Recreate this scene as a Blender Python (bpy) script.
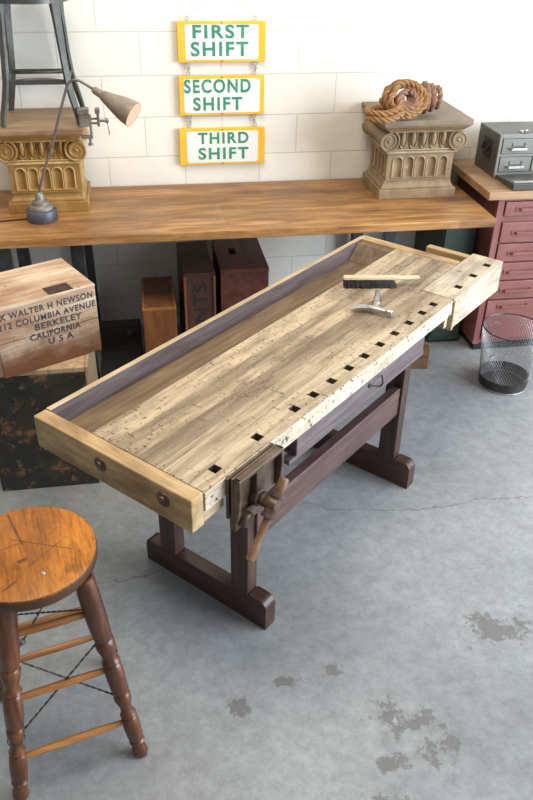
import bpy, bmesh, math, random
from math import sin, cos, pi, radians as R, sqrt, hypot
from mathutils import Vector, Matrix
random.seed(7)
for o in list(bpy.data.objects): bpy.data.objects.remove(o)
S = bpy.context.scene
C = S.collection

# ------------------------------------------------------------------ camera
cam = bpy.data.cameras.new('camera'); camo = bpy.data.objects.new('camera', cam); C.objects.link(camo)
cam.sensor_fit = 'VERTICAL'; cam.sensor_height = 36; cam.lens = 765.3/800*36
PI_, RO_, YA_ = 0.5808, 0.0193, 0.1715
fw = Vector((sin(YA_)*cos(PI_), cos(YA_)*cos(PI_), -sin(PI_)))
rt = Vector((cos(YA_), -sin(YA_), 0)); up = rt.cross(fw)
r2 = rt*cos(RO_)+up*sin(RO_); u2 = up*cos(RO_)-rt*sin(RO_)
camo.matrix_world = Matrix(((r2.x,u2.x,-fw.x,0),(r2.y,u2.y,-fw.y,-4.1916),(r2.z,u2.z,-fw.z,2.1882),(0,0,0,1)))
cam.clip_start = .05
S.camera = camo

# ------------------------------------------------------------------ light
w = bpy.data.worlds.new('world'); S.world = w; w.use_nodes = True
bg = w.node_tree.nodes['Background']; bg.inputs[0].default_value = (.86,.93,1,1); bg.inputs[1].default_value = .31
def area(name, loc, target, sx, sy, e, col):
    l = bpy.data.lights.new(name, 'AREA'); l.shape = 'RECTANGLE'; l.size = sx; l.size_y = sy; l.energy = e; l.color = col
    o = bpy.data.objects.new(name, l); C.objects.link(o); o.location = loc
    o.rotation_euler = (Vector(target)-Vector(loc)).to_track_quat('-Z','Y').to_euler(); return o
area('daylight_roller_door', (4.8,-3.3,2.0), (0.4,-1.4,.6), 4.0, 3.6, 455, (.84,.92,1))
area('ceiling_lamp_light', (-.1,-2.2,4.4), (.2,-.9,.8), 2.2, 2.2, 120, (1,.88,.70))
S.view_settings.view_transform = 'Standard'; S.view_settings.look = 'None'
S.view_settings.exposure = 0.10; S.view_settings.gamma = 1; S.view_settings.use_curve_mapping = False

# ------------------------------------------------------------------ materials
def newmat(name):
    m = bpy.data.materials.new(name); m.use_nodes = True
    n = m.node_tree.nodes; b = n['Principled BSDF']; return m, n, m.node_tree.links, b
def ramp(n, stops, interp='LINEAR'):
    r = n.new('ShaderNodeValToRGB'); cr = r.color_ramp; cr.interpolation = interp
    while len(cr.elements) < len(stops): cr.elements.new(.5)
    for e, (p, c) in zip(cr.elements, stops):
        e.position = p; e.color = (*c, 1) if len(c) == 3 else c
    return r
def coords(n, l, scale=(1,1,1), rnd=True):
    t = n.new('ShaderNodeTexCoord'); src = t.outputs['Object']
    if rnd:
        oi = n.new('ShaderNodeObjectInfo'); mu = n.new('ShaderNodeMath'); mu.operation = 'MULTIPLY'; mu.inputs[1].default_value = 9.7
        l.new(oi.outputs['Random'], mu.inputs[0])
        ad = n.new('ShaderNodeVectorMath'); ad.operation = 'ADD'; l.new(src, ad.inputs[0]); l.new(mu.outputs[0], ad.inputs[1]); src = ad.outputs[0]
    mp = n.new('ShaderNodeMapping'); mp.inputs['Scale'].default_value = scale; l.new(src, mp.inputs[0]); return mp.outputs[0], src, t
def noise(n, l, vec, scale, detail=4, rough=.55, dist=0):
    x = n.new('ShaderNodeTexNoise'); x.inputs['Scale'].default_value = scale; x.inputs['Detail'].default_value = detail
    x.inputs['Roughness'].default_value = rough; x.inputs['Distortion'].default_value = dist; l.new(vec, x.inputs['Vector']); return x.outputs['Fac']
def mix(n, l, fac, a, b, mode='MIX'):
    m = n.new('ShaderNodeMix'); m.data_type = 'RGBA'; m.blend_type = mode
    for i, v in ((0, fac), (6, a), (7, b)):
        if hasattr(v, 'links'): l.new(v, m.inputs[i])
        elif i == 0: m.inputs[0].default_value = v
        else: m.inputs[i].default_value = (*v, 1)
    return m.outputs[2]
def bump(n, l, b, h, strength=.3, dist=.004):
    x = n.new('ShaderNodeBump'); x.inputs['Strength'].default_value = strength; x.inputs['Distance'].default_value = dist
    l.new(h, x.inputs['Height']); l.new(x.outputs[0], b.inputs['Normal'])
AX = {'X': (1,9,9), 'Y': (9,1,9), 'Z': (9,9,1)}
def wood(name, dark, mid, light, axis='X', gs=4.5, rough=.6, stain=None, stain_amt=.5, stain_scale=5, speck=None, speck_amt=.56, speck_scale=60, spec=.35):
    m, n, l, b = newmat(name)
    v, src, t = coords(n, l, AX[axis])
    g = noise(n, l, v, gs, 9, .62, .9)
    rp = ramp(n, [(.30, dark), (.5, mid), (.70, light)]); l.new(g, rp.inputs[0]); col = rp.outputs[0]
    if stain:
        v2 = n.new('ShaderNodeMapping'); v2.inputs['Scale'].default_value = tuple(.35 if q == 1 else 1 for q in AX[axis]); l.new(src, v2.inputs[0])
        s = noise(n, l, v2.outputs[0], stain_scale, 6, .65)
        r = ramp(n, [(.42, (0,0,0)), (.68, (stain_amt,)*3)]); l.new(s, r.inputs[0])
        col = mix(n, l, r.outputs[0], col, stain)
    if speck:
        s = noise(n, l, src, speck_scale, 3, .6)
        r = ramp(n, [(speck_amt, (0,0,0)), (speck_amt+.06, (.9,.9,.9))]); l.new(s, r.inputs[0])
        col = mix(n, l, r.outputs[0], col, speck)
    l.new(col, b.inputs['Base Color']); b.inputs['Roughness'].default_value = rough; b.inputs['Specular IOR Level'].default_value = spec
    bump(n, l, b, g, .25, .003); return m
def paint(name, col, col2=None, scale=8, rough=.5, metal=0, lo=.45, hi=.7, bmp=.1, col3=None, lo3=.6, sc3=40):
    m, n, l, b = newmat(name); v, src, t = coords(n, l)
    f = noise(n, l, src, scale, 6, .65)
    rp = ramp(n, [(lo, col), (hi, col2 or col)]); l.new(f, rp.inputs[0]); c = rp.outputs[0]
    if col3:
        f3 = noise(n, l, src, sc3, 4, .7); r3 = ramp(n, [(lo3, (0,0,0)), (lo3+.08, (1,1,1))]); l.new(f3, r3.inputs[0]); c = mix(n, l, r3.outputs[0], c, col3)
    l.new(c, b.inputs['Base Color']); b.inputs['Roughness'].default_value = rough; b.inputs['Metallic'].default_value = metal
    if bmp: bump(n, l, b, f, bmp, .003)
    return m
M = {}
M['iron'] = paint('brown_iron', (.11,.075,.055), (.20,.14,.10), 14, .45, .5, col3=(.20,.10,.05), lo3=.62)
M['steel'] = paint('worn_steel', (.42,.40,.38), (.62,.60,.57), 20, .35, .85, col3=(.22,.18,.15), lo3=.63)
M['lampbase'] = paint('blue_grey_lamp_base', (.07,.075,.10), (.13,.135,.17), 10, .45, .3)
M['gunmetal'] = paint('gunmetal_steel', (.085,.088,.08), (.16,.163,.15), 7, .38, .5)
M['viseiron'] = paint('dull_grey_iron', (.22,.195,.175), (.34,.31,.285), 14, .5, .4, col3=(.16,.11,.08), lo3=.62)
M['polem'] = paint('worn_brown_grey_pole', (.16,.135,.125), (.27,.22,.19), 14, .45, .4)
M['darksteel'] = paint('dark_steel', (.055,.06,.065), (.11,.115,.12), 9, .35, .6)
M['black'] = paint('black_paint', (.012,.011,.011), (.025,.022,.02), 9, .5)
M['wire'] = paint('grey_wire', (.30,.30,.31), (.42,.42,.43), 30, .4, .7, bmp=0)
M['rust_wire'] = paint('rusty_wire', (.06,.045,.04), (.13,.09,.07), 30, .55, .4, bmp=0)
M['hole'] = paint('dark_hole_wood', (.07,.045,.028), (.15,.10,.06), 20, .9)  # darker brown for the walls and floors of the sockets
M['pale'] = wood('pale_worn_wood', (.40,.28,.15), (.56,.42,.26), (.66,.53,.36), 'X', 3.5, .7, (.24,.16,.10), .6, 7)
M['pale_y'] = wood('pale_worn_wood_cross', (.34,.21,.095), (.52,.355,.18), (.62,.46,.27), 'Y', 3.5, .62, (.20,.115,.05), .85, 8, (.07,.04,.02), .70, 16)
M['spk'] = wood('speckled_pale_wood', (.50,.41,.29), (.64,.55,.42), (.72,.64,.52), 'X', 3.5, .7, (.30,.23,.165), .6, 9, (.03,.025,.03), .585, 60)
M['hwood'] = wood('grimy_handle_wood', (.13,.07,.035), (.24,.135,.07), (.34,.20,.11), 'Z', 4, .5, (.07,.04,.025), .6, 12)
M['tailw'] = wood('grey_stained_pale_wood', (.40,.325,.235), (.58,.48,.36), (.67,.58,.46), 'X', 4.5, .7, (.20,.165,.135), .9, 10, (.05,.04,.035), .66, 30)
M['purple'] = wood('dusky_purple_stained_wood', (.075,.056,.058), (.145,.112,.118), (.22,.175,.18), 'X', 3, .55, (.10,.07,.06), .5, 4)
M['tray'] = wood('grey_brown_tray_wood', (.12,.075,.042), (.21,.14,.082), (.30,.21,.13), 'X', 3, .6, (.12,.085,.06), .6, 4)
M['trestle'] = wood('dark_red_brown_wood', (.030,.015,.011), (.062,.029,.021), (.105,.054,.040), 'Z', 3, .38, (.03,.018,.014), .6, 4, spec=.5)
M['trestle_y'] = wood('dark_red_brown_wood_cross', (.030,.015,.011), (.062,.029,.021), (.105,.054,.040), 'Y', 3, .38, (.03,.018,.014), .6, 4, spec=.5)
M['stretch'] = wood('red_brown_beam_wood', (.060,.031,.028), (.112,.060,.054), (.17,.098,.088), 'X', 3, .4, (.05,.032,.03), .6, 5, spec=.5)
M['table'] = wood('honey_table_wood', (.22,.095,.028), (.40,.20,.068), (.55,.32,.13), 'X', 3, .42, (.13,.06,.025), .85, 5, spec=.5)
m = M['table']; n = m.node_tree.nodes; l = m.node_tree.links; b = n['Principled BSDF']
t = n.new('ShaderNodeTexCoord'); bk = n.new('ShaderNodeTexBrick'); bk.offset = .37; l.new(t.outputs['Object'], bk.inputs['Vector'])
bk.inputs['Color1'].default_value = (.62,.58,.52,1); bk.inputs['Color2'].default_value = (1.12,1.1,1.06,1); bk.inputs['Mortar'].default_value = (.45,.4,.35,1); bk.inputs['Scale'].default_value = 1
bk.inputs['Mortar Size'].default_value = .0008; bk.inputs['Brick Width'].default_value = 1.15; bk.inputs['Row Height'].default_value = .092
l.new(mix(n, l, .75, b.inputs['Base Color'].links[0].from_socket, bk.outputs[0], 'MULTIPLY'), b.inputs['Base Color'])
M['stool'] = wood('orange_varnished_wood', (.22,.06,.006), (.50,.165,.012), (.62,.235,.02), 'Y', 9, .36, (.14,.045,.010), .7, 7, spec=.35)
m = M['stool']; n = m.node_tree.nodes; l = m.node_tree.links; b = n['Principled BSDF']
t = n.new('ShaderNodeTexCoord'); sx = n.new('ShaderNodeSeparateXYZ'); l.new(t.outputs['Object'], sx.inputs[0])
def mth2(op, a, b_=None, c=None):
    x = n.new('ShaderNodeMath'); x.operation = op
    for i, v in enumerate((a, b_, c)):
        if v is None: continue
        if hasattr(v, 'links'): l.new(v, x.inputs[i])
        else: x.inputs[i].default_value = v
    return x.outputs[0]
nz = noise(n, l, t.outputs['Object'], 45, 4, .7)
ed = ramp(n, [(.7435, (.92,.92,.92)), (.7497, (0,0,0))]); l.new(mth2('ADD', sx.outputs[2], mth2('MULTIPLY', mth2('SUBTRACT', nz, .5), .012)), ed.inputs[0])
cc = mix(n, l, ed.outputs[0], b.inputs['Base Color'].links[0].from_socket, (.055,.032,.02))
wob = mth2('MULTIPLY', mth2('SUBTRACT', nz, .5), .004)
for (ax_, ay_), (bx_, by_), wd_ in (((-.056,.069),(.09,-.026),.0016),((-.031,-.051),(.071,.018),.0013),((-.05,-.024),(-.027,-.018),.006),((-.097,-.111),(-.063,-.089),.003),((-.051,.173),(-.029,.038),.0028),((-.12,.03),(-.02,.05),.0015)):
    ln_ = hypot(bx_-ax_, by_-ay_); ux, uy = (bx_-ax_)/ln_, (by_-ay_)/ln_
    px_ = mth2('SUBTRACT', sx.outputs[0], ax_); py_ = mth2('SUBTRACT', sx.outputs[1], ay_)
    al = mth2('ADD', mth2('MULTIPLY', px_, ux), mth2('MULTIPLY', py_, uy))
    ac = mth2('ABSOLUTE', mth2('ADD', mth2('SUBTRACT', mth2('MULTIPLY', py_, ux), mth2('MULTIPLY', px_, uy)), wob))
    ins = mth2('MULTIPLY', mth2('LESS_THAN', ac, wd_), mth2('MULTIPLY', mth2('GREATER_THAN', al, 0.0), mth2('LESS_THAN', al, ln_)))
    cc = mix(n, l, mth2('MULTIPLY', ins, .75), cc, (.06,.025,.012))
mpb = n.new('ShaderNodeMapping'); mpb.vector_type = 'TEXTURE'; mpb.inputs['Location'].default_value = (.078,-.097,0); mpb.inputs['Scale'].default_value = (.030,.022,9); l.new(t.outputs['Object'], mpb.inputs[0])
lb = n.new('ShaderNodeVectorMath'); lb.operation = 'LENGTH'; l.new(mpb.outputs[0], lb.inputs[0])
rb2 = ramp(n, [(.5, (.6,.6,.6)), (1, (0,0,0))]); l.new(mth2('ADD', lb.outputs[1], mth2('MULTIPLY', mth2('SUBTRACT', nz, .5), 1.2)), rb2.inputs[0])
l.new(mix(n, l, rb2.outputs[0], cc, (.13,.045,.015)), b.inputs['Base Color'])
M['stool_leg'] = wood('dark_varnished_leg_wood', (.04,.013,.006), (.115,.038,.014), (.24,.085,.028), 'Z', 3, .32, (.04,.015,.01), .6, 7, spec=.6)
M['rung'] = wood('amber_rung_wood', (.24,.085,.02), (.42,.17,.045), (.55,.26,.08), 'X', 4, .35, (.12,.05,.02), .6, 9, spec=.6)
M['rung_dim'] = wood('dull_brown_block_wood', (.10,.05,.022), (.17,.09,.042), (.24,.135,.065), 'X', 4, .6)
M['crate'] = wood('crate_pine', (.36,.215,.12), (.62,.46,.32), (.76,.64,.51), 'X', 4, .6, (.25,.10,.042), .9, 5)
m = M['crate']; n = m.node_tree.nodes; l = m.node_tree.links; b = n['Principled BSDF']
t = n.new('ShaderNodeTexCoord'); sx = n.new('ShaderNodeSeparateXYZ'); l.new(t.outputs['Object'], sx.inputs[0])
nz = noise(n, l, t.outputs['Object'], 9, 6, .7); a1 = n.new('ShaderNodeMath'); a1.operation = 'MULTIPLY_ADD'; a1.inputs[1].default_value = .22; l.new(nz, a1.inputs[0]); l.new(sx.outputs[2], a1.inputs[2])
rz_ = ramp(n, [(.15, (.95,.95,.95)), (.205, (.7,.7,.7)), (.26, (0,0,0))]); l.new(a1.outputs[0], rz_.inputs[0])
c0 = mix(n, l, rz_.outputs[0], b.inputs['Base Color'].links[0].from_socket, (.17,.058,.02))
n4 = noise(n, l, t.outputs['Object'], 30, 3, .6); r4 = ramp(n, [(.68, (0,0,0)), (.72, (.8,.8,.8))]); l.new(n4, r4.inputs[0])
l.new(mix(n, l, r4.outputs[0], c0, (.10,.05,.03)), b.inputs['Base Color'])
M['crate_end'] = wood('crate_end_pine', (.36,.22,.12), (.52,.36,.21), (.62,.47,.32), 'Z', 4, .65, (.25,.13,.07), .5, 5)
M['brown1'] = wood('orange_brown_box_wood', (.15,.05,.017), (.26,.095,.032), (.36,.15,.055), 'Z', 3, .45, (.08,.03,.015), .6, 5)
M['brown2'] = wood('dark_brown_box_wood', (.040,.017,.011), (.070,.030,.019), (.115,.052,.031), 'Z', 3, .5, (.03,.014,.01), .6, 5)
M['brown3'] = wood('red_brown_box_wood', (.085,.026,.017), (.125,.041,.026), (.17,.062,.04), 'Y', 2, .38, (.05,.018,.014), .5, 4)
M['darkbox'] = paint('dark_rust_flecked_paint', (.022,.021,.015), (.055,.042,.027), 6, .55, col3=(.20,.095,.04), lo3=.555, sc3=20)
M['gold'] = paint('old_gold_paint', (.31,.175,.05), (.45,.275,.095), 10, .45, .12, col3=(.60,.44,.22), lo3=.64, sc3=26)
M['khaki'] = paint('grey_tan_plaster', (.215,.145,.078), (.33,.232,.132), 9, .6, 0, col3=(.38,.29,.185), lo3=.64, sc3=24)
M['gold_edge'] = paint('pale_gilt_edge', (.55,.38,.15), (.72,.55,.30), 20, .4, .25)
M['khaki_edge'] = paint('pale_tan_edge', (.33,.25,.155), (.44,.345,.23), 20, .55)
M['khaki_top'] = paint('grey_brown_slab', (.185,.135,.09), (.27,.205,.14), 6, .55)
M['gold_top'] = wood('brown_board_top', (.20,.12,.065), (.31,.20,.115), (.42,.29,.18), 'X', 2.5, .5, (.15,.08,.04), .5, 5)
M['red'] = paint('faded_red_paint', (.215,.076,.066), (.285,.118,.103), 5, .42, .0, col3=(.36,.17,.145), lo3=.68, sc3=14)
M['redside'] = M['red']
M['grey'] = paint('shade_darkened_grey_enamel', (.066,.063,.052), (.105,.10,.085), 5, .4, .2, col3=(.30,.30,.28), lo3=.68)  # darker than the front enamel: the shade on the cabinet side is painted in
M['greyfront'] = paint('light_grey_enamel', (.185,.183,.165), (.25,.247,.225), 5, .38, .2)
M['green'] = paint('dark_green_paint', (.022,.040,.028), (.035,.055,.040), 5, .45)
M['wtop'] = wood('brown_cabinet_top_wood', (.24,.13,.065), (.38,.23,.125), (.50,.33,.20), 'X', 3, .5, (.17,.09,.05), .5, 5)
M['signy'] = paint('yellow_sign_paint', (.82,.47,.035), (.90,.56,.06), 10, .45, bmp=.03)
M['signw'] = paint('white_sign_paint', (.78,.80,.78), (.86,.87,.85), 8, .5, bmp=.03, col3=(.60,.60,.56), lo3=.72, sc3=30)
M['signg'] = paint('green_lettering', (.045,.24,.14), (.07,.32,.19), 25, .5, bmp=0)
M['ink'] = paint('faded_black_ink', (.055,.045,.055), (.11,.085,.085), 40, .7, bmp=0)
M['ink2'] = paint('black_ink', (.012,.009,.012), (.03,.02,.018), 40, .7, bmp=0)
M['rope'] = paint('manila_rope', (.27,.135,.05), (.40,.215,.09), 25, .8)
M['rope_dark'] = paint('dusky_rope', (.24,.13,.08), (.33,.19,.125), 25, .8)
M['shade'] = paint('grey_brown_lamp_enamel', (.24,.19,.145), (.35,.285,.225), 14, .45, .1)
M['peach'] = paint('peach_shade_lining', (.90,.50,.32), (.95,.58,.40), 14, .5)
M['bristle'] = paint('black_bristles', (.012,.012,.013), (.03,.03,.03), 60, .7, bmp=.6)
M['beech'] = wood('light_beech', (.62,.42,.24), (.74,.54,.34), (.82,.64,.44), 'X', 4, .45)
M['bin'] = paint('dark_bin_metal', (.045,.04,.038), (.075,.068,.062), 20, .45, .5)
m, n, l, b = newmat('glowing_bulb'); b.inputs['Base Color'].default_value = (1,.8,.55,1); b.inputs['Emission Color'].default_value = (1,.62,.35,1); b.inputs['Emission Strength'].default_value = 9; M['bulb'] = m

# bench top: glued boards of different tone, knife scars and black pits
m, n, l, b = newmat('scarred_bench_boards')
v, src, t = coords(n, l, (.8,9,9), False)
g = noise(n, l, v, 4, 10, .65, .8)
sep = n.new('ShaderNodeSeparateXYZ'); l.new(src, sep.inputs[0])
neg = n.new('ShaderNodeMath'); neg.operation = 'MULTIPLY'; neg.inputs[1].default_value = -1; l.new(sep.outputs[1], neg.inputs[0])
rb = ramp(n, [(0, (.51,.395,.265)), (.298, (.35,.268,.18)), (.345, (.50,.385,.255)), (.398, (.29,.22,.15)), (.47, (.44,.345,.235)), (.552, (.50,.40,.275))], 'CONSTANT')
l.new(neg.outputs[0], rb.inputs[0])
rg = ramp(n, [(.32, (.50,.46,.42)), (.52, (1,1,1)), (.70, (1.22,1.20,1.16))]); l.new(g, rg.inputs[0])
col = mix(n, l, 1, rb.outputs[0], rg.outputs[0], 'MULTIPLY')
mp = n.new('ShaderNodeMapping'); mp.inputs['Scale'].default_value = (.5,1.3,1); l.new(src, mp.inputs[0])
st = noise(n, l, mp.outputs[0], 5, 8, .7); rs = ramp(n, [(.46, (0,0,0)), (.70, (.85,.85,.85))]); l.new(st, rs.inputs[0])
col = mix(n, l, rs.outputs[0], col, (.15,.105,.07))
sp = noise(n, l, src, 75, 3, .6); rsp = ramp(n, [(.60, (0,0,0)), (.65, (.9,.9,.9))]); l.new(sp, rsp.inputs[0])
msk = noise(n, l, src, 4, 2); rmk = ramp(n, [(.42, (0,0,0)), (.55, (1,1,1))]); l.new(msk, rmk.inputs[0])
pf = n.new('ShaderNodeMath'); pf.operation = 'MULTIPLY'; l.new(rsp.outputs[0], pf.inputs[0]); l.new(rmk.outputs[0], pf.inputs[1])
col = mix(n, l, pf.outputs[0], col, (.035,.025,.02))
mp2 = n.new('ShaderNodeMapping'); mp2.inputs['Scale'].default_value = (22,5,1); mp2.inputs['Rotation'].default_value = (0,0,.5); l.new(src, mp2.inputs[0])
sc = noise(n, l, mp2.outputs[0], 4, 2, .5); rsc = ramp(n, [(.66, (0,0,0)), (.71, (.7,.7,.7))]); l.new(sc, rsc.inputs[0])
col = mix(n, l, rsc.outputs[0], col, (.10,.07,.05))
l.new(col, b.inputs['Base Color']); b.inputs['Roughness'].default_value = .62; b.inputs['Specular IOR Level'].default_value = .3
bump(n, l, b, g, .3, .003); M['top'] = m

# painted concrete blocks
m, n, l, b = newmat('cream_painted_block_wall')
t = n.new('ShaderNodeTexCoord'); sep = n.new('ShaderNodeSeparateXYZ'); l.new(t.outputs['Object'], sep.inputs[0])
sub = n.new('ShaderNodeMath'); sub.operation = 'SUBTRACT'; sub.inputs[1].default_value = .6587-.2032; l.new(sep.outputs[0], sub.inputs[0])
cmb = n.new('ShaderNodeCombineXYZ'); l.new(sub.outputs[0], cmb.inputs[0]); l.new(sep.outputs[2], cmb.inputs[1])
bk = n.new('ShaderNodeTexBrick'); bk.offset = .5; bk.offset_frequency = 2; l.new(cmb.outputs[0], bk.inputs['Vector'])
bk.inputs['Color1'].default_value = (.86,.84,.765,1); bk.inputs['Color2'].default_value = (.83,.81,.735,1); bk.inputs['Mortar'].default_value = (.70,.665,.58,1)
bk.inputs['Scale'].default_value = 1; bk.inputs['Mortar Size'].default_value = .0035; bk.inputs['Mortar Smooth'].default_value = .35; bk.inputs['Bias'].default_value = 0
bk.inputs['Brick Width'].default_value = .4064; bk.inputs['Row Height'].default_value = .2032
f = noise(n, l, t.outputs['Object'], 3, 6, .6); rr = ramp(n, [(.35, (.92,.92,.92)), (.65, (1.04,1.04,1.04))]); l.new(f, rr.inputs[0])
sp = noise(n, l, t.outputs['Object'], 38, 2, .5); rsp = ramp(n, [(.76, (0,0,0)), (.79, (.7,.7,.7))]); l.new(sp, rsp.inputs[0])
col = mix(n, l, 1, bk.outputs[0], rr.outputs[0], 'MULTIPLY'); col = mix(n, l, rsp.outputs[0], col, (.35,.30,.25))
l.new(col, b.inputs['Base Color']); b.inputs['Roughness'].default_value = .55
f2 = noise(n, l, t.outputs['Object'], 60, 4, .6)
ma = n.new('ShaderNodeMath'); ma.operation = 'MULTIPLY_ADD'; ma.inputs[1].default_value = -1.0; l.new(bk.outputs['Fac'], ma.inputs[0])
m3 = n.new('ShaderNodeMath'); m3.operation = 'MULTIPLY'; m3.inputs[1].default_value = .25; l.new(f2, m3.inputs[0]); l.new(m3.outputs[0], ma.inputs[2])
bump(n, l, b, ma.outputs[0], .55, .004); M['wall'] = m

# concrete floor with peeled sealer patches and a crack
m, n, l, b = newmat('grey_concrete_floor')
t = n.new('ShaderNodeTexCoord'); P = t.outputs['Object']
f1 = noise(n, l, P, 1.3, 8, .6); r1 = ramp(n, [(.3, (.20,.21,.215)), (.5, (.268,.280,.288)), (.72, (.325,.336,.342))]); l.new(f1, r1.inputs[0])
f2 = noise(n, l, P, 18, 12, .85); r2_ = ramp(n, [(.32, (.70,.70,.70)), (.68, (1.32,1.32,1.32))]); l.new(f2, r2_.inputs[0])
col = mix(n, l, 1, r1.outputs[0], r2_.outputs[0], 'MULTIPLY')
fw_ = noise(n, l, P, 13, 10, .78)
def blob(cx, cy, rx, ry, thr=.0):
    mp = n.new('ShaderNodeMapping'); mp.vector_type = 'TEXTURE'; mp.inputs['Location'].default_value = (cx,cy,0); mp.inputs['Scale'].default_value = (rx,ry,1); l.new(P, mp.inputs[0])
    ln = n.new('ShaderNodeVectorMath'); ln.operation = 'LENGTH'; l.new(mp.outputs[0], ln.inputs[0])
    rm = ramp(n, [(.2, (.235,)*3), (1, (0,)*3)]); l.new(ln.outputs[1], rm.inputs[0]); return rm.outputs[0]
acc = None
for a_ in ((.70,-2.80,.20,.13),(.62,-2.93,.16,.07),(.36,-2.61,.10,.045),(.52,-2.59,.10,.05),(1.16,-2.50,.30,.16),(.80,-2.90,.16,.14),(.58,-3.05,.16,.07),(.20,-2.68,.10,.10)):
    o_ = blob(*a_)
    if acc is None: acc = o_
    else:
        mx = n.new('ShaderNodeMath'); mx.operation = 'MAXIMUM'; l.new(acc, mx.inputs[0]); l.new(o_, mx.inputs[1]); acc = mx.outputs[0]
ad = n.new('ShaderNodeMath'); ad.operation = 'ADD'; l.new(acc, ad.inputs[0]); l.new(fw_, ad.inputs[1])
rp = ramp(n, [(.685, (0,0,0)), (.715, (.8,.8,.8))]); l.new(ad.outputs[0], rp.inputs[0])
col = mix(n, l, rp.outputs[0], col, (.140,.134,.128))
dk = noise(n, l, P, 26, 4, .6); rd = ramp(n, [(.72, (0,0,0)), (.76, (.6,.6,.6))]); l.new(dk, rd.inputs[0]); col = mix(n, l, rd.outputs[0], col, (.16,.15,.14))
for rz_s, sc_s in ((.6,(3,60,1)),(-.9,(60,2.5,1)),(.1,(2.2,50,1))):
    mps = n.new('ShaderNodeMapping'); mps.inputs['Rotation'].default_value = (0,0,rz_s); mps.inputs['Scale'].default_value = sc_s; l.new(P, mps.inputs[0])
    ns = noise(n, l, mps.outputs[0], 1, 3, .6); rsn = ramp(n, [(.70, (0,0,0)), (.73, (.4,.4,.4))]); l.new(ns, rsn.inputs[0]); col = mix(n, l, rsn.outputs[0], col, (.15,.15,.15))
# the crack: a wavering line across the slab
sep = n.new('ShaderNodeSeparateXYZ'); l.new(P, sep.inputs[0])
crn = noise(n, l, P, 3.2, 9, .7)
pts = [(-.9,-2.20),(-.3,-2.08),(.0,-2.02),(.35,-1.86),(.55,-1.69),(.72,-1.785),(.92,-1.83),(1.15,-1.835),(1.6,-1.83),(2.4,-1.75)]
fc = n.new('ShaderNodeFloatCurve'); cv = fc.mapping.curves[0]
X0, X1, Y0, Y1 = -.9, 2.4, -2.3, -1.6
nm = [((x-X0)/(X1-X0), (y-Y0)/(Y1-Y0)) for x, y in pts]
while len(cv.points) < len(nm): cv.points.new(.5,.5)
for q, (x, y) in zip(cv.points, nm): q.location = (x,y); q.handle_type = 'VECTOR'
fc.mapping.update()
def mth(op, a, b_=None, c=None):
    x = n.new('ShaderNodeMath'); x.operation = op
    for i, v in enumerate((a, b_, c)):
        if v is None: continue
        if hasattr(v, 'links'): l.new(v, x.inputs[i])
        else: x.inputs[i].default_value = v
    return x.outputs[0]
u_ = mth('MULTIPLY', mth('SUBTRACT', sep.outputs[0], X0), 1/(X1-X0)); l.new(u_, fc.inputs['Value'])
yc = mth('MULTIPLY_ADD', fc.outputs[0], Y1-Y0, Y0)
d_ = mth('ABSOLUTE', mth('ADD', mth('SUBTRACT', sep.outputs[1], yc), mth('MULTIPLY', mth('SUBTRACT', crn, .5), .16)))
wv = mth('MULTIPLY_ADD', fw_, .008, -.0005)
ck = mth('LESS_THAN', d_, wv); ckf = mth('MULTIPLY', ck, .55)
col = mix(n, l, ckf, col, (.12,.11,.10))
l.new(col, b.inputs['Base Color']); b.inputs['Roughness'].default_value = .48; b.inputs['Specular IOR Level'].default_value = .35
bump(n, l, b, f2, .15, .004); M['floor'] = m

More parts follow.
